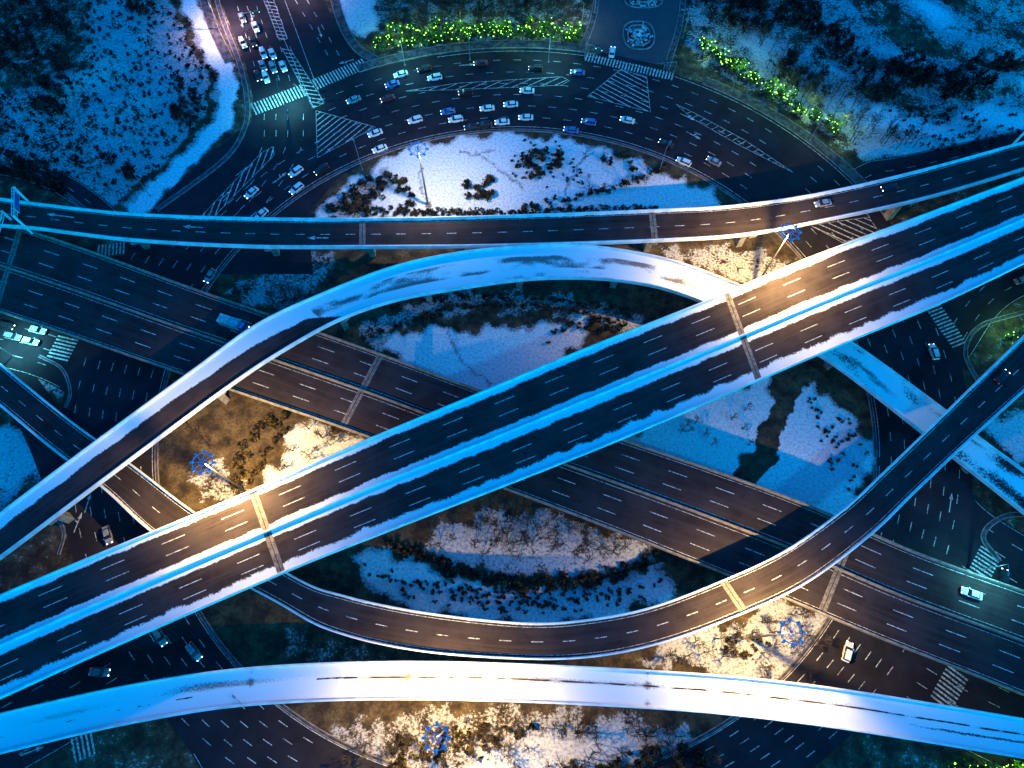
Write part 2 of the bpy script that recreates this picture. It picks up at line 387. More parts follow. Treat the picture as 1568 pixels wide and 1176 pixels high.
# ------------------------------------------------------------------ bridges
class Deck:
    def __init__(s,name,pairs,snowf=None,lanes=(),joints=(),piers=(),median=False,ncol=1,edge=True,dirtf=None,step=1.0,dash=(5,8),na=44,pmat=None):
        U=cat([tuple(W(p[0],p[1],p[4])) for p in pairs]); L=cat([tuple(W(p[2],p[3],p[4])) for p in pairs])
        C=(U+L)/2; S=np.concatenate([[0],np.cumsum(np.linalg.norm(np.diff(C,axis=0),axis=1))]); n=int(S[-1]/step)
        ss=np.linspace(0,S[-1],n+1)
        f=lambda A_:np.stack([np.interp(ss,S,A_[:,k]) for k in range(3)],1)
        s.U,s.L,s.S=f(U),f(L),ss; s.C=(s.U+s.L)/2; s.n=n; s.par=empty(name)
        s.w=np.linalg.norm(s.U-s.L,axis=1); D=(s.L-s.U)/s.w[:,None]; s.D=D
        s.px=np.array([P(c)[0] for c in s.C])
        vs=[];sv=[];dv=[];uv=[]
        for i in range(n+1):
            for j in range(na+1):
                a_=j/na; p=s.U[i]*(1-a_)+s.L[i]*a_; vs.append(p)
                sv.append(snowf(s.px[i],a_,ss[i]) if snowf else 0); dv.append(dirtf(s.px[i],a_,ss[i]) if dirtf else -.3); uv.append((a_*s.w[i],ss[i]))
        fs=[(i*(na+1)+j,(i+1)*(na+1)+j,(i+1)*(na+1)+j+1,i*(na+1)+j+1) for i in range(n) for j in range(na)]
        me=bpy.data.meshes.new('deck'); me.from_pydata([tuple(v) for v in vs],[],[f_[::-1] for f_ in fs])
        at=me.attributes.new('snow','FLOAT','POINT'); at.data.foreach_set('value',np.array(sv,np.float32))
        at=me.attributes.new('dirt','FLOAT','POINT'); at.data.foreach_set('value',np.array(dv,np.float32))
        ul=me.uv_layers.new(name='UVMap'); li=np.zeros(len(me.loops),np.int32); me.loops.foreach_get('vertex_index',li)
        ul.data.foreach_set('uv',np.array(uv,np.float32)[li].ravel())
        me.materials.append(M_asph); me.update(); o=bpy.data.objects.new('deck_surface',me); o.parent=s.par; scene.collection.objects.link(o)
        g=MB(); s.sweep(g,[('U',0,-.45),('U',.2,-.9),('U',.27,-2.0),('L',.27,-2.0),('L',.2,-.9),('L',0,-.45)],frac=True)
        g.obj('girder',[M_conc],s.par)
        pr=MB()
        for sd in 'UL': s.sweep(pr,[(sd,0,-.45),(sd,0,.85),(sd,.08,.95),(sd,.3,.95),(sd,.38,.85),(sd,.5,-.1)])
        if median:
            s.sweep(pr,[('M',-.3,-.1),('M',-.13,.8),('M',.13,.8),('M',.3,-.1)])
        pr.obj('parapets',[pmat or M_par],s.par)
        mk=MB()
        for a_ in lanes: s.dash(mk,a_,*dash)
        if edge:
            s.lineo(mk,'U',.9); s.lineo(mk,'L',.9)
            if median: s.lineo(mk,'M',.9); s.lineo(mk,'M',-1.05)
        mk.obj('lane_markings',[M_paint],s.par)
        jm=MB()
        for x in joints:
            i0=int(np.argmin(abs(s.px-x))); i1=min(n,i0+1)
            d=s.C[i1]-s.C[i1-1]; d/=np.linalg.norm(d)
            for wd,off,m_,hh in ((1.7,0,0,.025),(.16,0,1,.032)):
                a_=s.U[i0]+s.D[i0]*.5+d*(off-wd/2); b2=s.L[i0]-s.D[i0]*.5+d*(off-wd/2); up=np.array([0,0,hh])
                jm.face([a_+up,b2+up,b2+d*wd+up,a_+d*wd+up],m_)
        if joints: jm.obj('expansion_joints',[M_joint,M_tyre],s.par)
        pm_=MB()
        for x in piers:
            i0=int(np.argmin(abs(s.px-x))); c=s.C[i0]; D_=s.D[i0]; rz=math.atan2(D_[1],D_[0]); w=s.w[i0]; zt=c[2]-2.0
            d=np.array([-D_[1],D_[0],0])*1.0
            prof=[(-w*.46,zt+.75),(w*.46,zt+.75),(w*.46,zt-.2),(w*.2,zt-1.5),(-w*.2,zt-1.5),(-w*.46,zt-.2)]
            A_=[np.array([c[0],c[1],0])+D_*np.array([1,1,0])*u+np.array([0,0,z])+d for u,z in prof]; B_=[p-2*d for p in A_]
            pm_.face(A_); pm_.face(B_[::-1])
            for k in range(6): pm_.face([A_[k],B_[k],B_[(k+1)%6],A_[(k+1)%6]])
            for k in range(ncol):
                o_=0 if ncol==1 else (k/(ncol-1)-.5)*w*.4
                q_=c+D_*o_; pm_.box((q_[0],q_[1],(zt-1.4)/2),(2.2,1.7,zt-1.4),rz)
        if piers: pm_.obj('piers',[M_conc],s.par)
    def base(s,sd,off,i,frac=False):
        w=s.w[i]
        if frac: off=off*w
        if sd=='U': return s.U[i]+s.D[i]*off
        if sd=='L': return s.L[i]-s.D[i]*off
        return s.C[i]+s.D[i]*off
    def sweep(s,mb,prof,frac=False):
        k=len(prof); i0=len(mb.v)
        for i in range(s.n+1):
            for sd,off,dz in prof:
                p=s.base(sd,off,i,frac); mb.v.append((p[0],p[1],p[2]+dz))
        for i in range(s.n):
            for j in range(k):
                a_=i0+i*k+j; b2=i0+i*k+(j+1)%k; mb.f.append((a_,b2,b2+k,a_+k)); mb.m.append(0)
        mb.f.append(tuple(i0+j for j in range(k))); mb.m.append(0); mb.f.append(tuple(i0+s.n*k+j for j in range(k-1,-1,-1))); mb.m.append(0)
    def at(s,sv,a_):
        U=np.array([np.interp(sv,s.S,s.U[:,k]) for k in range(3)]); L=np.array([np.interp(sv,s.S,s.L[:,k]) for k in range(3)])
        return U*(1-a_)+L*a_
    def dash(s,mb,a_,d=5,g=8,w=.18):
        sv=2.
        while sv+d<s.S[-1]:
            p,q_=s.at(sv,a_),s.at(sv+d,a_); t=(q_-p)/np.linalg.norm(q_-p); n=np.array([-t[1],t[0],0])*w/2; up=np.array([0,0,.02])
            m_=s.at(sv+d/2,a_); mb.face([p-n+up,m_-n+up,m_+n+up,p+n+up]); mb.face([m_-n+up,q_-n+up,q_+n+up,m_+n+up]); sv+=d+g
    def lineo(s,mb,sd,off,w=.12):
        for i in range(s.n):
            a_=s.base(sd,off,i);b2=s.base(sd,off+w,i);c=s.base(sd,off+w,i+1);d=s.base(sd,off,i+1); up=np.array([0,0,.017])
            mb.face([a_+up,b2+up,c+up,d+up])
def n1(s_,seed=0,f=.12):
    return noise.noise(Vector((s_*f,seed*7.3,0)))+.5*noise.noise(Vector((s_*f*3.1,seed*3.7,5)))
def band(a_,c0,c1,soft=.03):
    d=min(a_-c0,c1-a_)/soft
    return max(-.4,min(1.2,.5+d*.5))
def diag_snow(px,a_,s_):
    u=band(a_,-1,.07+.014*n1(s_,1,.25),.03); m=band(a_,.435+.014*n1(s_,2,.3),.585+.016*n1(s_,3,.3),.03); l=band(a_,.895+.035*n1(s_,4,.3),2,.045)
    return max(u,m,l)
def diag_dirt(px,a_,s_): return (.1 if a_>.8 else -.4)
diag=Deck('highway_overpass',[(-60,938,-10,1075,15),(100,870,155,1000,15),(385,752,430,880,15),(555,677,600,812,15),(740,600,790,738,15),(900,533,955,672,15),(1080,462,1130,597,15),(1240,395,1290,528,15),(1400,335,1450,461,15),(1568,272,1620,380,15),(1700,222,1760,320,15)],
 diag_snow,(.17,.31,.70,.83),(412,1138),(60,412,700,1138,1450),True,ncol=2,dirtf=diag_dirt,edge=False)
def left_snow(px,a_,s_):
    if px<250: w=.31+.04*n1(s_,5,.2)
    elif px<470: w=.31+(px-250)/220*.2+.05*n1(s_,5,.2)
    elif px<540: w=.5+(px-470)/70*.7
    else: w=1.3
    v=band(a_,-1,w,.07)
    if px>1230: 
        v=.75+.9*noise.noise(Vector((s_*.09,a_*2,3)))
    return v
def left_dirt(px,a_,s_):
    if px<480: return -.4
    return -.22+1.0*noise.noise(Vector((s_*.07,a_*3.0,1)))+.5*noise.noise(Vector((s_*.3,a_*7.0,4)))+ (.62 if .28<a_<.68 else 0)*(1 if px<1000 else .3)
left=Deck('snowy_ramp_bridge',[(-60,835,-60,900,12),(0,788,25,838,12),(130,690,175,725,12),(300,565,345,598,12),(395,497,435,538,12),(490,452,525,489,12),(600,410,612,460,12),(700,388,705,443,11.5),(800,378,800,430,11),(880,376,878,427,10.5),(960,385,948,431,10),(1040,403,1015,443,9.5),(1130,437,1085,468,9),(1205,472,1170,510,8.5),(1300,523,1262,550,8),(1445,628,1410,662,6.5),(1500,672,1465,706,6),(1568,722,1530,757,5.5),(1680,810,1640,845,5)],
 left_snow,(),(),(60,315,512,650,795,945,1290,1500),dirtf=left_dirt,edge=False)
thin=lambda px,a_,s_: max(band(a_,-1,.06+.02*n1(s_,8),.04),band(a_,.94,2,.04))
upper=Deck('flyover_ramp',[(-80,297,-80,340,9),(0,305,0,347,9),(60,313,60,352,9),(200,328,200,369,9),(380,335,380,379,9.5),(560,336,560,380,10),(760,332,765,378,10.5),(1000,323,1005,370,11),(1125,316,1140,361,11.5),(1250,298,1272,337,12.5),(1400,264,1425,303,13.5),(1568,218,1590,254,14.5),(1700,180,1720,215,15)],
 thin,(.52,),(555,1003),(200,405,560,705,998,1150,1395),dash=(2.6,4.2))
low=Deck('curved_ramp_bridge',[(-70,500,-110,550,5),(0,556,-30,598,5),(110,645,70,680,5.5),(205,713,160,750,6),(300,785,250,828,6.5),(450,882,415,918,7.5),(530,912,505,966,8.5),(650,937,635,997,9.5),(800,953,800,1010,10.5),(900,948,915,1006,11),(1000,928,1025,982,11.5),(1110,886,1145,937,12),(1200,843,1240,890,12.3),(1290,780,1335,818,12.5),(1350,725,1400,755,12.5),(1440,638,1490,670,12.5),(1568,512,1622,550,12),(1680,400,1735,440,12)],
 thin,(.52,),(1122,),(200,520,800,1122,1385),dash=(2.6,4.2))
def bot_snow(px,a_,s_):
    v=1.2
    c=.42+.03*n1(s_,9,.05)
    if 480<px: 
        v-=1.5*max(0,1-abs(a_-c)/.045)*max(0,min(1,.8+n1(s_,10,.3)))
    if px<480: v-=1.1*max(0,1-abs(a_-.6)/.04)*max(0,.5+n1(s_,12,.3))
    if px>1250: v-= .9*max(0,1-abs(a_-.62-.04*n1(s_,11))/.12)*min(1,(px-1250)/200)
    return v
bot=Deck('snow_covered_flyover',[(-80,1112,-80,1175,10),(0,1092,0,1155,10),(200,1048,200,1109,10),(400,1020,395,1080,10),(660,1012,660,1072,10),(1000,1026,1000,1086,10),(1250,1049,1245,1111,10),(1568,1100,1555,1160,10),(1700,1125,1690,1185,10)],
 bot_snow,(),(),(140,382,680,985,1290),edge=False,dirtf=lambda px,a_,s_: -.1+.6*noise.noise(Vector((s_*.05,a_*4,8)))+.4*max(0,1-abs(a_-.42)/.2)+(.35 if min(abs(px-382),abs(px-622),abs(px-990))<3.5 else 0))
exp=Deck('expressway_viaduct',[(-60,318,-80,452,6.5),(130,382,75,503,6.5),(290,440,240,560,6.5),(420,485,365,602,6.5),(590,545,530,658,6.5),(740,600,690,718,6.5),(950,672,895,795,6.5),(1100,723,1040,852,6.5),(1240,775,1190,912,6.5),(1400,845,1340,975,6.5),(1568,905,1510,1042,6.5),(1700,950,1640,1095,6.5)],
 None,(.17,.33,.67,.83),(12,555,1283),(12,250,555,900,1283,1500),True,ncol=3,dash=(4.5,7),pmat=M_conc)
am=MB()
for x in (95,300,492):
    i=int(np.argmin(abs(upper.px-x))); c=upper.C[i]-upper.D[i]*1.3*(-1 if x==492 else 1); d=upper.C[i-1]-upper.C[i]
    arrow(am,Vector(c),math.atan2(d[1],d[0]),c[2]+.03,6,0,1.3)
am.obj('painted_arrows',[M_paint],upper.par)
# ------------------------------------------------------------------ masts and lamps
def lamp(name,parent,loc,power,col,spot=True,size=.35,rot=None,cone=158,blend=.35):
    l=bpy.data.lights.new(name,'SPOT' if spot else 'POINT'); l.energy=power; l.color=col; l.shadow_soft_size=size
    if spot: l.spot_size=math.radians(cone); l.spot_blend=blend
    o=bpy.data.objects.new(name,l); o.parent=parent; o.location=loc; scene.collection.objects.link(o)
    if rot: o.rotation_euler=rot
    return o
def mast(px,h,power,col,la=.4):
    p=W(*px,h); e=empty('high_mast_light',(p.x,p.y,0)); mb=MB()
    mb.box((0,0,.3),(1.6,1.6,.6),0,0,.8)
    mb.tube((0,0,.5),(0,0,h+.6),.3,.13,12,3); r=2.1
    for k in range(24):
        a0,a1=2*math.pi*k/24,2*math.pi*(k+1)/24
        mb.tube((r*math.cos(a0),r*math.sin(a0),h),(r*math.cos(a1),r*math.sin(a1),h),.12,.12,5,1,False)
        mb.tube((.8*math.cos(a0),.8*math.sin(a0),h),(.8*math.cos(a1),.8*math.sin(a1),h),.07,.07,5,1,False)
    for k in range(8):
        a0=2*math.pi*k/8; c,s_=math.cos(a0),math.sin(a0)
        mb.tube((.15*c,.15*s_,h),(r*c,r*s_,h),.06,.06,5,1)
        mb.box((2.35*c,2.35*s_,h-.05),(.8,.55,.3),a0,1,.8); mb.box((2.35*c,2.35*s_,h-.215),(.6,.4,.03),a0,2)
    mb.tube((0,0,h+.6),(0,0,h+1.6),.04,.01,5,1)
    mb.obj('mast_body',[M_conc,M_mast,M_lens,simple('weathered_steel',(.12,.12,.12),.6,.3)],e)
    lamp('floodlight',e,(1.9*math.cos(la),1.9*math.sin(la),h-.5),power,col,cone=158,blend=.75,size=.25)
    return e
WARM=(1,.65,.22)
mast((310,708),27,145000,WARM,-.5); mast((1210,355),28,150000,WARM,-1.8); mast((1212,968),26,105000,WARM,2.6)
mast((668,1130),26,115000,WARM,1.2); mast((640,228),24,30000,(1,.84,.62),-.5)
def street_lamp(px,rz,h=10,lit=None,z0=0,arm=2.0):
    p=W(*px,z0); e=empty('street_lamp',(p.x,p.y,z0)); e.rotation_euler[2]=rz; mb=MB()
    mb.tube((0,0,0),(0,0,h),.13,.07,8,0); mb.tube((0,0,h-.1),(arm,0,h+.4),.06,.05,6,0); mb.box((arm+.3,0,h+.4),(.95,.36,.16),0,0,.85)
    mb.box((arm+.3,0,h+.31),(.7,.28,.02),0,1); mb.box((0,0,.15),(.5,.5,.3),0,0,.8)
    mb.obj('pole_and_head',[M_steel,M_lenscool if lit else M_conc],e)
    if lit: lamp('lamp_light',e,(arm+.3,0,h+.1),lit[0],lit[1],cone=150,blend=1,size=.2)
TE=(.2,.95,1); 
street_lamp((338,45),0,11,(26000,(1,.66,.72))); street_lamp((470,-10),math.pi,11,(12000,(1,.7,.75)))
street_lamp((440,170),math.radians(100),10,(18000,TE)); street_lamp((20,545),math.radians(60),9,(20000,TE)); street_lamp((1505,872),math.radians(250),9,(12000,TE),z0=6.0)  # last one, on the viaduct, is added to give the white car's headlight glow
street_lamp((890,45),math.pi*.9,10,(3000,(.6,.8,1))); street_lamp((1540,520),2,8,(3000,(.2,1,.6)))
street_lamp((620,100),-1.4,10,(6500,TE)); street_lamp((840,95),-1.6,10,(6000,TE)); 
for px,rz in (((182,302),.3),((1045,58),3.0),((910,20),0),((720,92),-1.5),((1120,140),-2),((1240,215),-2.2),((555,260),1.9),((1010,262),1.0),((395,1075),2.5),((230,300),-.4)):
    street_lamp(px,rz)
def gantry(dk,x,face=1):
    i=int(np.argmin(abs(dk.px-x))); U,L=dk.U[i],dk.L[i]; D=dk.D[i]; w=dk.w[i]; rz=math.atan2(D[1],D[0]); c=dk.C[i]
    e=empty('sign_gantry',tuple(c)); e.rotation_euler[2]=rz; mb=MB(); h=6.5; W2=w/2+.4
    for s_ in (-1,1): mb.box((s_*W2,0,h/2-.8),(.45,.45,h+1.6),0,0)
    for dy in (-.45,.45):
        for dz in (0,.9): mb.tube((-W2,dy,h+dz-.9),(W2,dy,h+dz-.9),.08,.08,5,0)
    n=8
    for k in range(n):
        x0=-W2+2*W2*k/n; x1=-W2+2*W2*(k+1)/n
        mb.tube((x0,-.45,h),(x1,.45,h),.05,.05,4,0); mb.tube((x0,-.45,h-.9),(x1,-.45,h),.05,.05,4,0); mb.tube((x0,.45,h-.9),(x1,.45,h),.05,.05,4,0); mb.tube((x0,-.45,h),(x0,.45,h),.05,.05,4,0)
    mb.box((0,face*.62,h-.4),(w*.7,.1,2.2),0,1); mb.box((0,face*.68,h-.4),(w*.66,.02,2.0),0,2)
    mb.obj('frame_and_sign',[M_par,M_par,simple('sign_blue',(.02,.09,.35),.4)],e)
gantry(upper,42); gantry(upper,1562); gantry(exp,8,-1)
def signal(px,rz):
    p=W(*px); e=empty('traffic_signal',(p.x,p.y,0)); e.rotation_euler[2]=rz; mb=MB()
    mb.tube((0,0,0),(0,0,6.2),.14,.1,8,0); mb.tube((0,0,6),(6,0,6.4),.09,.06,6,0)
    for x in (3.5,5.5):
        mb.box((x,-.1,6.2),(.35,.25,1.05),0,1)
        for k in range(3): mb.tube((x,-.2,6.52-.32*k),(x,-.3,6.52-.32*k),.11,.11,8,2 if k==2 else 1)
    mb.obj('pole_and_heads',[M_steel,M_tyre,simple('signal_green',(.1,.7,.4),.4,emit=(.1,1,.6),es=6)],e)
signal((380,45),.2); signal((478,168),2.4); signal((895,90),-.5); signal((1030,118),3.3)
# ------------------------------------------------------------------ vehicles
def car_mesh(key,suv=False):
    mb=MB(); k=1.12 if suv else 1.0
    st=[(-2.28,.70,.42,.78,.62),(-2.15,.86,.28,.92,.78),(-1.5,.91,.22,.98*k,.84),(0,.92,.20,.96*k,.85),(1.1,.91,.20,.93*k,.84),(1.9,.86,.24,.80*k,.76),(2.25,.66,.36,.62,.55)]
    i0=len(mb.v)
    for x,w,zb,zt,wt in st:
        zm=(zb+zt)/2+.08
        mb.v+=[(x,-w*.93,zb),(x,-w,zm),(x,-wt,zt),(x,-wt*.4,zt+.035),(x,wt*.4,zt+.035),(x,wt,zt),(x,w,zm),(x,w*.93,zb)]
    for i in range(len(st)-1):
        for j in range(8):
            a_=i0+i*8+j; b2=i0+i*8+(j+1)%8; mb.f.append((a_,a_+8,b2+8,b2)); mb.m.append(0)
    mb.f.append(tuple(i0+j for j in range(8))); mb.m.append(0); mb.f.append(tuple(i0+(len(st)-1)*8+j for j in range(7,-1,-1))); mb.m.append(0)
    zl=.93*k; zr=1.42*(1.15 if suv else 1); xb,xf=(-2.05 if suv else -1.75),1.05; rb,rf=(-1.8 if suv else -1.15),.30; wl,wr=.80,.62
    lo=[(xb,-wl,zl),(xf,-wl,zl),(xf,wl,zl),(xb,wl,zl)]; hi=[(rb,-wr,zr),(rf,-wr,zr),(rf,wr,zr),(rb,wr,zr)]
    for j in range(4): mb.face([lo[j],lo[(j+1)%4],hi[(j+1)%4],hi[j]],1)
    mb.face([(rb-.06,-wr-.03,zr+.01),(rf+.06,-wr-.03,zr+.01),(rf+.0,-wr+.1,zr+.05),(rb,-wr+.1,zr+.05)],0); mb.face([(rf+.06,-wr-.03,zr+.01),(rf+.06,wr+.03,zr+.01),(rf,wr-.1,zr+.05),(rf,-wr+.1,zr+.05)],0)
    mb.face([(rf+.06,wr+.03,zr+.01),(rb-.06,wr+.03,zr+.01),(rb,wr-.1,zr+.05),(rf,wr-.1,zr+.05)],0); mb.face([(rb-.06,wr+.03,zr+.01),(rb-.06,-wr-.03,zr+.01),(rb,-wr+.1,zr+.05),(rb,wr-.1,zr+.05)],0)
    mb.face([(rb,-wr+.1,zr+.05),(rf,-wr+.1,zr+.05),(rf,wr-.1,zr+.05),(rb,wr-.1,zr+.05)],0)
    for s_ in (-1,1):
        mb.tube((-.35,s_*(wl+.01),zl),(-.4,s_*(wr+.02),zr),.045,.045,4,0); mb.box((.8,s_*.99,zl+.03),(.18,.2,.13),0,0)
        for x in (-1.4,1.4): mb.tube((x,s_*.72,.33),(x,s_*.93,.33),.33,.33,12,2)
        mb.box((2.12,s_*.58,.66),(.22,.3,.12),0,3); mb.box((-2.2,s_*.6,.76),(.14,.32,.12),0,4)
    me=bpy.data.meshes.new('car_mesh_'+key); me.from_pydata(mb.v,[],mb.f)
    for m_ in (CARP[key],M_glass,M_tyre,M_head,M_tail): me.materials.append(m_)
    me.polygons.foreach_set('material_index',mb.m); me.update(); return me
CM={(k,s_):car_mesh(k,s_) for k in CARP for s_ in (False,True)}
def car(px,col,ang=None,z=.16):
    p=W(*px,z)
    if ang is None:
        t=math.atan2((CY-px[1])/560,(px[0]-CX)/620); a_=W(CX+620*math.cos(t),CY-560*math.sin(t)); b2=W(CX+620*math.cos(t+.02),CY-560*math.sin(t+.02)); ang=math.atan2(b2.y-a_.y,b2.x-a_.x)
    o=bpy.data.objects.new('car',CM[(col,random.random()<.3)]); o.location=p; o.rotation_euler[2]=ang+random.uniform(-.04,.04); scene.collection.objects.link(o)
for x,y,c in ((614,116,'w'),(666,121,'w'),(601,131,'b'),(650,108,'d'),(736,99,'r'),(820,107,'d'),(884,113,'b'),(542,155,'t'),(594,153,'r'),(713,144,'d'),(782,162,'w'),(807,141,'w'),(746,168,'w'),(698,185,'w'),(686,173,'b'),(636,186,'w'),(769,189,'w'),(805,182,'w'),(722,197,'d'),(742,193,'d'),(901,189,'b'),(874,201,'b'),(960,186,'w'),(575,206,'w'),(582,230,'w'),(454,265,'w'),(455,291,'w'),(493,262,'d'),(386,297,'w'),(401,330,'w'),(1019,222,'d'),(1046,250,'w'),(1092,249,'s'),(1428,540,'w'),(167,820,'s'),(299,998,'s'),(155,1029,'s'),(247,975,'s'),(323,424,'s'),(1296,998,'w')):
    car((x,y),c,None if (x,y) not in ((1296,998),(155,1029)) else {1296:math.radians(65),155:math.radians(-5)}[x])
car((937,82),'w',math.radians(80),.24)
for x,y,c in ((373,68,'w'),(388,66,'d'),(404,84,'w'),(403,103,'s'),(408,121,'w'),(419,106,'s'),(434,104,'w'),(392,44,'w'),(418,85,'w'),(372,30,'s'),(396,118,'d')): car((x,y),c,math.radians(-66))
for x,y,c,a_ in ((60,507,'w',-14),(49,524,'w',-14),(22,517,'s',-14),(12,500,'d',-14),(1535,886,'d',70),(1563,430,'s',20),(30,622,'d',40)): car((x,y),c,math.radians(a_))
def dcar(dk,x,a_,col,flip=0):
    i=int(np.argmin(abs(dk.px-x))); c=dk.U[i]*(1-a_)+dk.L[i]*a_; d=dk.C[min(i+1,dk.n)]-dk.C[i]
    o=bpy.data.objects.new('car',CM[(col,False)]); o.location=(c[0],c[1],c[2]+.03); o.rotation_euler[2]=math.atan2(d[1],d[0])+flip*math.pi; scene.collection.objects.link(o)
dcar(upper,1262,.4,'s',1); dcar(upper,1364,.35,'d',1); dcar(low,1540,.35,'d'); dcar(exp,1472,.22,'w',1)
def truck(dk,x,a_):
    i=int(np.argmin(abs(dk.px-x))); c=dk.U[i]*(1-a_)+dk.L[i]*a_; d=dk.C[i+1]-dk.C[i]
    e=empty('box_truck',(c[0],c[1],c[2]+.03)); e.rotation_euler[2]=math.atan2(d[1],d[0]); mb=MB()
    mb.box((-.6,0,1.95),(5.6,2.35,2.3),0,1); 
    for k in range(8): mb.box((-3.2+.72*k,0,3.13),(.08,2.37,.05),0,1)
    mb.box((-.4,0,.7),(7,1.1,.25),0,2); mb.box((3.3,0,1.25),(1.7,2.15,1.3),0,0,.97); mb.box((3.15,0,2.2),(1.35,2.05,.65),0,3,.84); mb.box((3.05,0,2.56),(1.1,1.75,.1),0,0,.9)
    for x_ in (-2.4,-1.5,3.1):
        for s_ in (-1,1): mb.tube((x_,s_*.8,.48),(x_,s_*1.12,.48),.48,.48,12,2)
    for s_ in (-1,1): mb.box((4.16,s_*.8,.85),(.06,.35,.2),0,4); mb.box((3.9,s_*1.25,1.9),(.12,.2,.4),0,2)
    mb.obj('truck_body',[CARP['b'],CARP['t'],M_tyre,M_glass,M_head],e)
truck(exp,345,.27)
# ------------------------------------------------------------------ vegetation
def leafcloud(cs_,n,r,size):
    k=len(cs_); c=np.repeat(cs_,n,0); d=rng.normal(size=(k*n,3)); d/=np.linalg.norm(d,axis=1)[:,None]
    c=c+d*(rng.random((k*n,1))**.5)*r*np.array([1,1,.75])
    a_=rng.normal(size=(k*n,3)); a_/=np.linalg.norm(a_,axis=1)[:,None]; b2=np.cross(a_,rng.normal(size=(k*n,3))); b2/=np.linalg.norm(b2,axis=1)[:,None]
    s_=size*(.6+.8*rng.random((k*n,1)))
    return np.stack([c-a_*s_,c-b2*s_*.6,c+a_*s_,c+b2*s_*.6],1)
class Grove:
    def __init__(s): s.q=[]; s.m=[]; s.mb=MB()
    def tree(s,x,y,r,h,kind='round',mats=(1,2),dens=1.0):
        z=gh(x,y); s.mb.tube((x,y,z-.2),(x,y,z+h*.6),.05*r+.06,.03*r+.02,5,0,False)
        k=max(4,int(9*r*dens)); cc=[]
        for _ in range(k):
            if kind=='cone': t=random.random()**1.3; rr=r*(1-t)*random.uniform(.4,1); zz=z+h*(.15+.85*t)
            else: t=random.uniform(-1,1); rr=r*math.sqrt(max(0,1-t*t))*random.uniform(.35,1.05); zz=z+h*.62+t*h*.36
            a_=random.uniform(0,6.283); cc.append((x+rr*math.cos(a_),y+rr*math.sin(a_),max(z+.2,zz)))
        if r>1.2:
            for c in cc[:5]: s.mb.tube((x,y,z+h*.35),c,.05*r*.7,.02,4,0,False)
        nl=22 if r>1 else 14
        q_=leafcloud(np.array(cc),nl,r*.33+.12,.16+.05*r); s.q.append(q_)
        s.m.append(np.repeat(rng.choice(mats,size=k),nl))
    def bare(s,x,y,h):
        z=gh(x,y); mb=s.mb; top=Vector((x+random.uniform(-.3,.3),y+random.uniform(-.3,.3),z+h)); base=Vector((x,y,z-.1)); mb.tube(base,top,.12,.04,4,0,False)
        for i in range(13):
            t=random.uniform(.3,.95); p=base.lerp(top,t); a_=random.uniform(0,6.283); L=h*.38*(1.25-t); q_=p+Vector((math.cos(a_)*L,math.sin(a_)*L,L*.9)); mb.tube(p,q_,.055,.03,3,0,False)
            for j in range(4):
                p2=p.lerp(q_,random.uniform(.3,.9)); a2=a_+random.uniform(-1.2,1.2); L2=L*.5; mb.tube(p2,p2+Vector((math.cos(a2)*L2,math.sin(a2)*L2,L2*.8)),.03,.018,3,0,False)
    def obj(s,name,mats,extra=None):
        if s.q:
            Q=np.concatenate(s.q).reshape(-1,3); i0=len(s.mb.v); s.mb.v+=[tuple(v) for v in Q.tolist()]
            nq=len(Q)//4; s.mb.f+=[(i0+4*i,i0+4*i+1,i0+4*i+2,i0+4*i+3) for i in range(nq)]; s.mb.m+=[int(v) for v in np.concatenate(s.m)]
        return s.mb.obj(name,mats)
LM=[M_bark,M_leafd,M_leafm,M_leafb,M_leafg]
def along(path,step,jit,fn,n=12):
    c=centre(path,n); seg=np.linalg.norm(np.diff(c,axis=0),axis=1); S=np.concatenate([[0],np.cumsum(seg)]); s_=0
    while s_<S[-1]:
        fn(np.interp(s_,S,c[:,0])+random.uniform(-jit,jit),np.interp(s_,S,c[:,1])+random.uniform(-jit,jit)); s_+=step*random.uniform(.8,1.2)
def fill(poly,n,fn):
    w_=wp(poly); xs=[p[0] for p in w_]; ys=[p[1] for p in w_]; c=0; tries=0
    while c<n and tries<n*30:
        tries+=1; x=random.uniform(min(xs),max(xs)); y=random.uniform(min(ys),max(ys))
        if inpoly(np.array([x]),np.array([y]),w_)[0]: fn(x,y); c+=1
H=Grove(); sh=lambda r0,r1,mats=(1,2,3):(lambda x,y:H.tree(x,y,random.uniform(r0,r1),random.uniform(1.2,2.4)*r0,'round',mats,1.3))
along([(500,318),(700,326),(900,322),(1010,322)],1.5,.6,sh(.7,1.1)); along([(560,328),(800,330),(1000,330)],1.6,.5,sh(.6,1.0))
along([(800,318),(900,300),(980,275),(1020,258)],1.6,.8,sh(.7,1.1)); along([(920,250),(960,245),(975,270)],1.8,1.2,sh(.8,1.2))
along([(360,745),(375,700),(400,660),(440,640)],1.2,1.1,sh(.9,1.5)); along([(385,735),(410,690),(440,655)],1.3,.6,sh(.7,1.0))
along([(650,485),(700,472),(790,468),(880,478),(960,502)],1.5,.6,sh(.6,1.0)); along([(560,520),(620,498),(680,482)],1.8,.7,sh(.6,1.0)); along([(845,520),(880,500),(950,505)],1.8,1.2,sh(.6,1.0))
along([(600,470),(700,455),(850,458),(960,480)],1.8,.9,sh(.6,1.0))
along([(620,840),(660,860),(740,885),(840,892),(930,885),(1000,860)],1.2,1.0,sh(.8,1.3)); along([(600,835),(700,868),(760,890),(860,897),(960,880)],1.4,1.0,sh(.7,1.1)); along([(860,885),(950,870),(1010,845)],1.6,1.0,sh(.6,1.0))
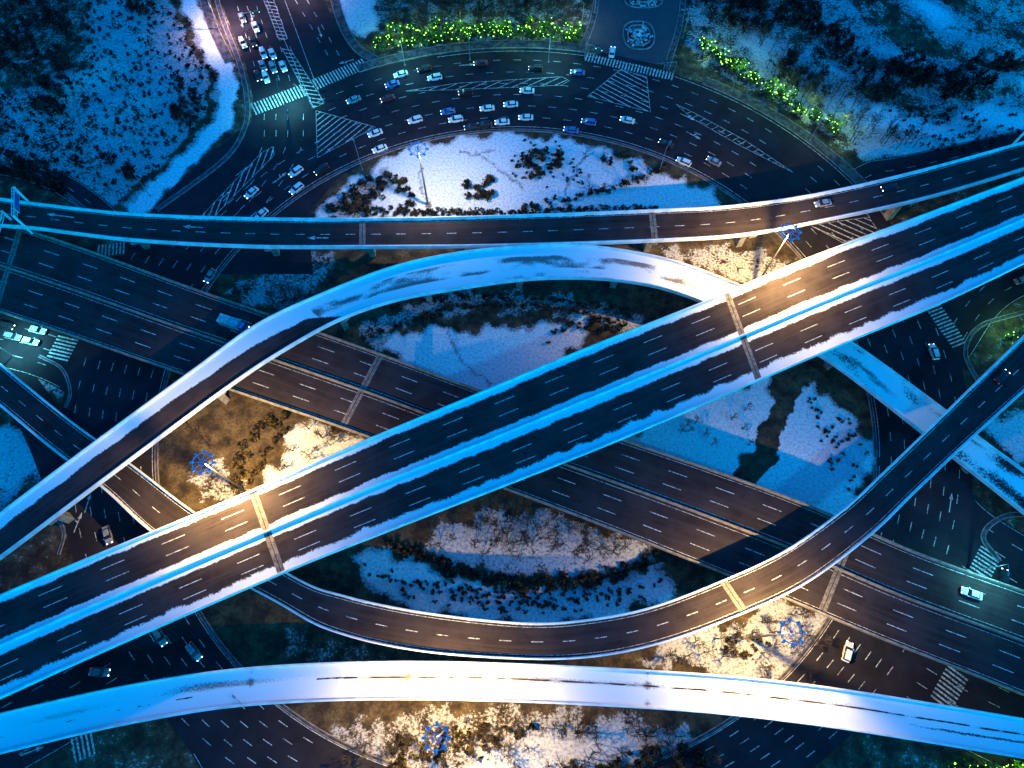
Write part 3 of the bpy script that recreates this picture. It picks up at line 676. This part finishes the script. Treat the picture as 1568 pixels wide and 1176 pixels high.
fill([(500,325),(540,285),(600,260),(650,300),(640,325)],45,sh(.7,1.3)); fill([(700,300),(725,270),(760,275),(750,305)],14,sh(.9,1.5)); fill([(785,275),(800,240),(850,225),(870,250),(830,275)],24,sh(.9,1.6))
fill([(780,270),(790,215),(870,215),(900,290),(830,290)],60,sh(.3,.5))
fill([(540,1190),(600,1130),(700,1110),(820,1105),(780,1150),(640,1180)],60,sh(.6,1.1)); fill([(840,1190),(880,1150),(980,1140),(1100,1150),(1100,1190)],45,sh(.7,1.4)); fill([(1080,990),(1130,960),(1180,985),(1130,1015)],14,sh(.6,1.0))
fill([(1230,600),(1300,640),(1330,700),(1290,770)],50,sh(.35,.5)); fill([(560,880),(700,920),(860,935),(1000,900),(860,905),(700,890)],120,sh(.35,.5)); fill([(550,860),(700,900),(850,915),(1020,885),(1000,915),(850,945),(620,925)],70,sh(.35,.6))
H.obj('shrub_beds',LM)
H=Grove(); shs=lambda x,y:H.tree(x,y,random.uniform(.4,.75),1.2,'round',(1,1,2),1.2)
fill([(140,-20),(270,-20),(335,130),(300,200),(210,300),(150,290),(60,200),(110,120)],340,shs); fill([(-40,140),(100,160),(150,280),(-40,240)],150,shs)
fill([(1330,170),(1568,150),(1568,225),(1380,240)],90,shs)
H.obj('park_shrubs',LM)
H=Grove(); tr=lambda x,y:H.tree(x,y,random.uniform(1.4,2.6),random.uniform(4,7),random.choice(['round','cone']),(1,1,2),.9)
fill([(-60,-60),(90,-60),(130,60),(110,130),(-60,120)],85,tr); fill([(190,-20),(260,0),(230,40),(190,30)],8,tr); fill([(280,130),(320,150),(300,200),(270,190)],8,tr)
fill([(60,140),(110,130),(120,180),(70,185)],10,tr); fill([(-50,225),(60,245),(110,290),(160,310),(100,300),(-50,250)],26,tr); fill([(160,245),(230,255),(210,290)],6,tr)
fill([(1060,10),(1200,-40),(1260,40),(1210,60),(1120,50),(1070,60)],50,tr); fill([(1230,40),(1290,60),(1330,110),(1400,90),(1420,130),(1340,170),(1300,120)],42,tr)
fill([(1300,-60),(1420,-60),(1400,20),(1330,10)],15,tr); fill([(1420,130),(1568,90),(1568,120),(1440,170)],24,tr); fill([(1150,90),(1250,100),(1320,200),(1260,190)],14,tr); fill([(590,-60),(900,-60),(895,15),(620,25)],34,tr)
H.obj('park_grove',LM)
H=Grove(); bt=lambda h0,h1:(lambda x,y:H.bare(x,y,random.uniform(h0,h1)))
fill([(650,840),(760,790),(890,800),(980,840),(900,860),(760,860)],60,bt(4,6.5)); fill([(500,1170),(560,1120),(800,1095),(1100,1130),(1100,1180)],70,bt(3.5,6)); fill([(1010,1005),(1080,965),(1210,935),(1270,965),(1230,1030)],36,bt(3.5,6))
fill([(600,490),(740,465),(900,475),(960,500),(800,485)],30,bt(3.5,5.5)); fill([(420,730),(470,655),(540,680)],12,bt(3,5)); fill([(1000,665),(1170,580),(1150,700)],10,bt(3,5))
fill([(1140,60),(1230,90),(1330,180),(1420,230),(1320,230),(1230,180)],75,bt(5,8)); fill([(600,0),(890,-10),(890,35),(600,50)],60,bt(5,8)); fill([(350,460),(450,420),(470,470)],16,bt(4,6))
fill([(880,230),(980,240),(1000,280),(900,300)],14,bt(3,5)); fill([(380,690),(300,640),(270,740)],6,bt(3,5))
H.obj('bare_winter_trees',LM)
H=Grove(); B=MB(); glow=[]
def lit(x,y):
    r=random.uniform(1.3,2.2); h=random.uniform(4,5.8); H.tree(x,y,r,h,'round',(4,2,4),.9)
    for _ in range(5):
        a_=random.uniform(0,6.283); rr=r*random.uniform(.3,1.1); c=(x+rr*math.cos(a_),y+rr*math.sin(a_),gh(x,y)+h*random.uniform(.3,1.02)); s_=random.uniform(.07,.2)
        B.tube((c[0],c[1],c[2]-s_),c,.02,s_,6,0,False); B.tube(c,(c[0],c[1],c[2]+s_),s_,.02,6,0,False)
    glow.append((x,y,h))
along([(578,78),(650,66),(730,60),(810,60),(892,68)],2.6,.8,lit); along([(600,62),(700,52),(800,50),(885,56)],3.2,1.4,lit)
along([(1070,75),(1110,108),(1160,140),(1220,175),(1290,212)],2.4,.9,lit); along([(1090,82),(1150,125),(1210,160)],4,1.4,lit); along([(1540,520),(1600,500)],3,.5,lit); along([(1455,1172),(1530,1178),(1590,1176)],2.2,.6,lit)
g=H.obj('string_lit_trees',LM); bo=B.obj('string_light_bulbs',[M_bulb],g)
for px in ((600,68),(655,60),(710,55),(765,53),(820,55),(875,60),(1085,85),(1130,120),(1180,150),(1230,180),(1280,206),(1560,515),(1530,1176)):
    p=W(*px); lamp('string_light_glow',g,(p.x,p.y,7),1900,(.4,1,.06),spot=False,size=.5)
# ------------------------------------------------------------------ world, moonlight, camera
w=bpy.data.worlds.new('World'); scene.world=w; w.use_nodes=True; nt=w.node_tree; bg=nt.nodes['Background']
sky=nt.nodes.new('ShaderNodeTexSky'); sky.sky_type='NISHITA'; sky.sun_disc=False; EL=math.radians(8); RO=math.radians(140); sky.sun_elevation=EL; sky.sun_rotation=RO
mx=nt.nodes.new('ShaderNodeMix'); mx.data_type='RGBA'; mx.blend_type='MULTIPLY'; mx.inputs[0].default_value=1; nt.links.new(sky.outputs[0],mx.inputs[6]); mx.inputs[7].default_value=(.0,.38,1,1)
nt.links.new(mx.outputs[2],bg.inputs[0]); bg.inputs[1].default_value=.5
sl=bpy.data.lights.new('sun','SUN'); sl.energy=.8; sl.color=(.0,.45,1); sl.angle=math.radians(3)
so=bpy.data.objects.new('sun',sl); d=Vector((math.sin(RO)*math.cos(EL+.7),math.cos(RO)*math.cos(EL+.7),math.sin(EL+.7))); so.rotation_euler=d.to_track_quat('Z','Y').to_euler(); scene.collection.objects.link(so)
cam=bpy.data.cameras.new('camera'); co=bpy.data.objects.new('camera',cam); co.location=(0,0,CH); co.rotation_euler=(TH,0,0); cam.sensor_width=36; cam.lens=25.0; cam.clip_end=8000; cam.clip_start=1
scene.collection.objects.link(co); scene.camera=co
scene.view_settings.view_transform='Standard'; scene.view_settings.look='None'; scene.view_settings.exposure=0
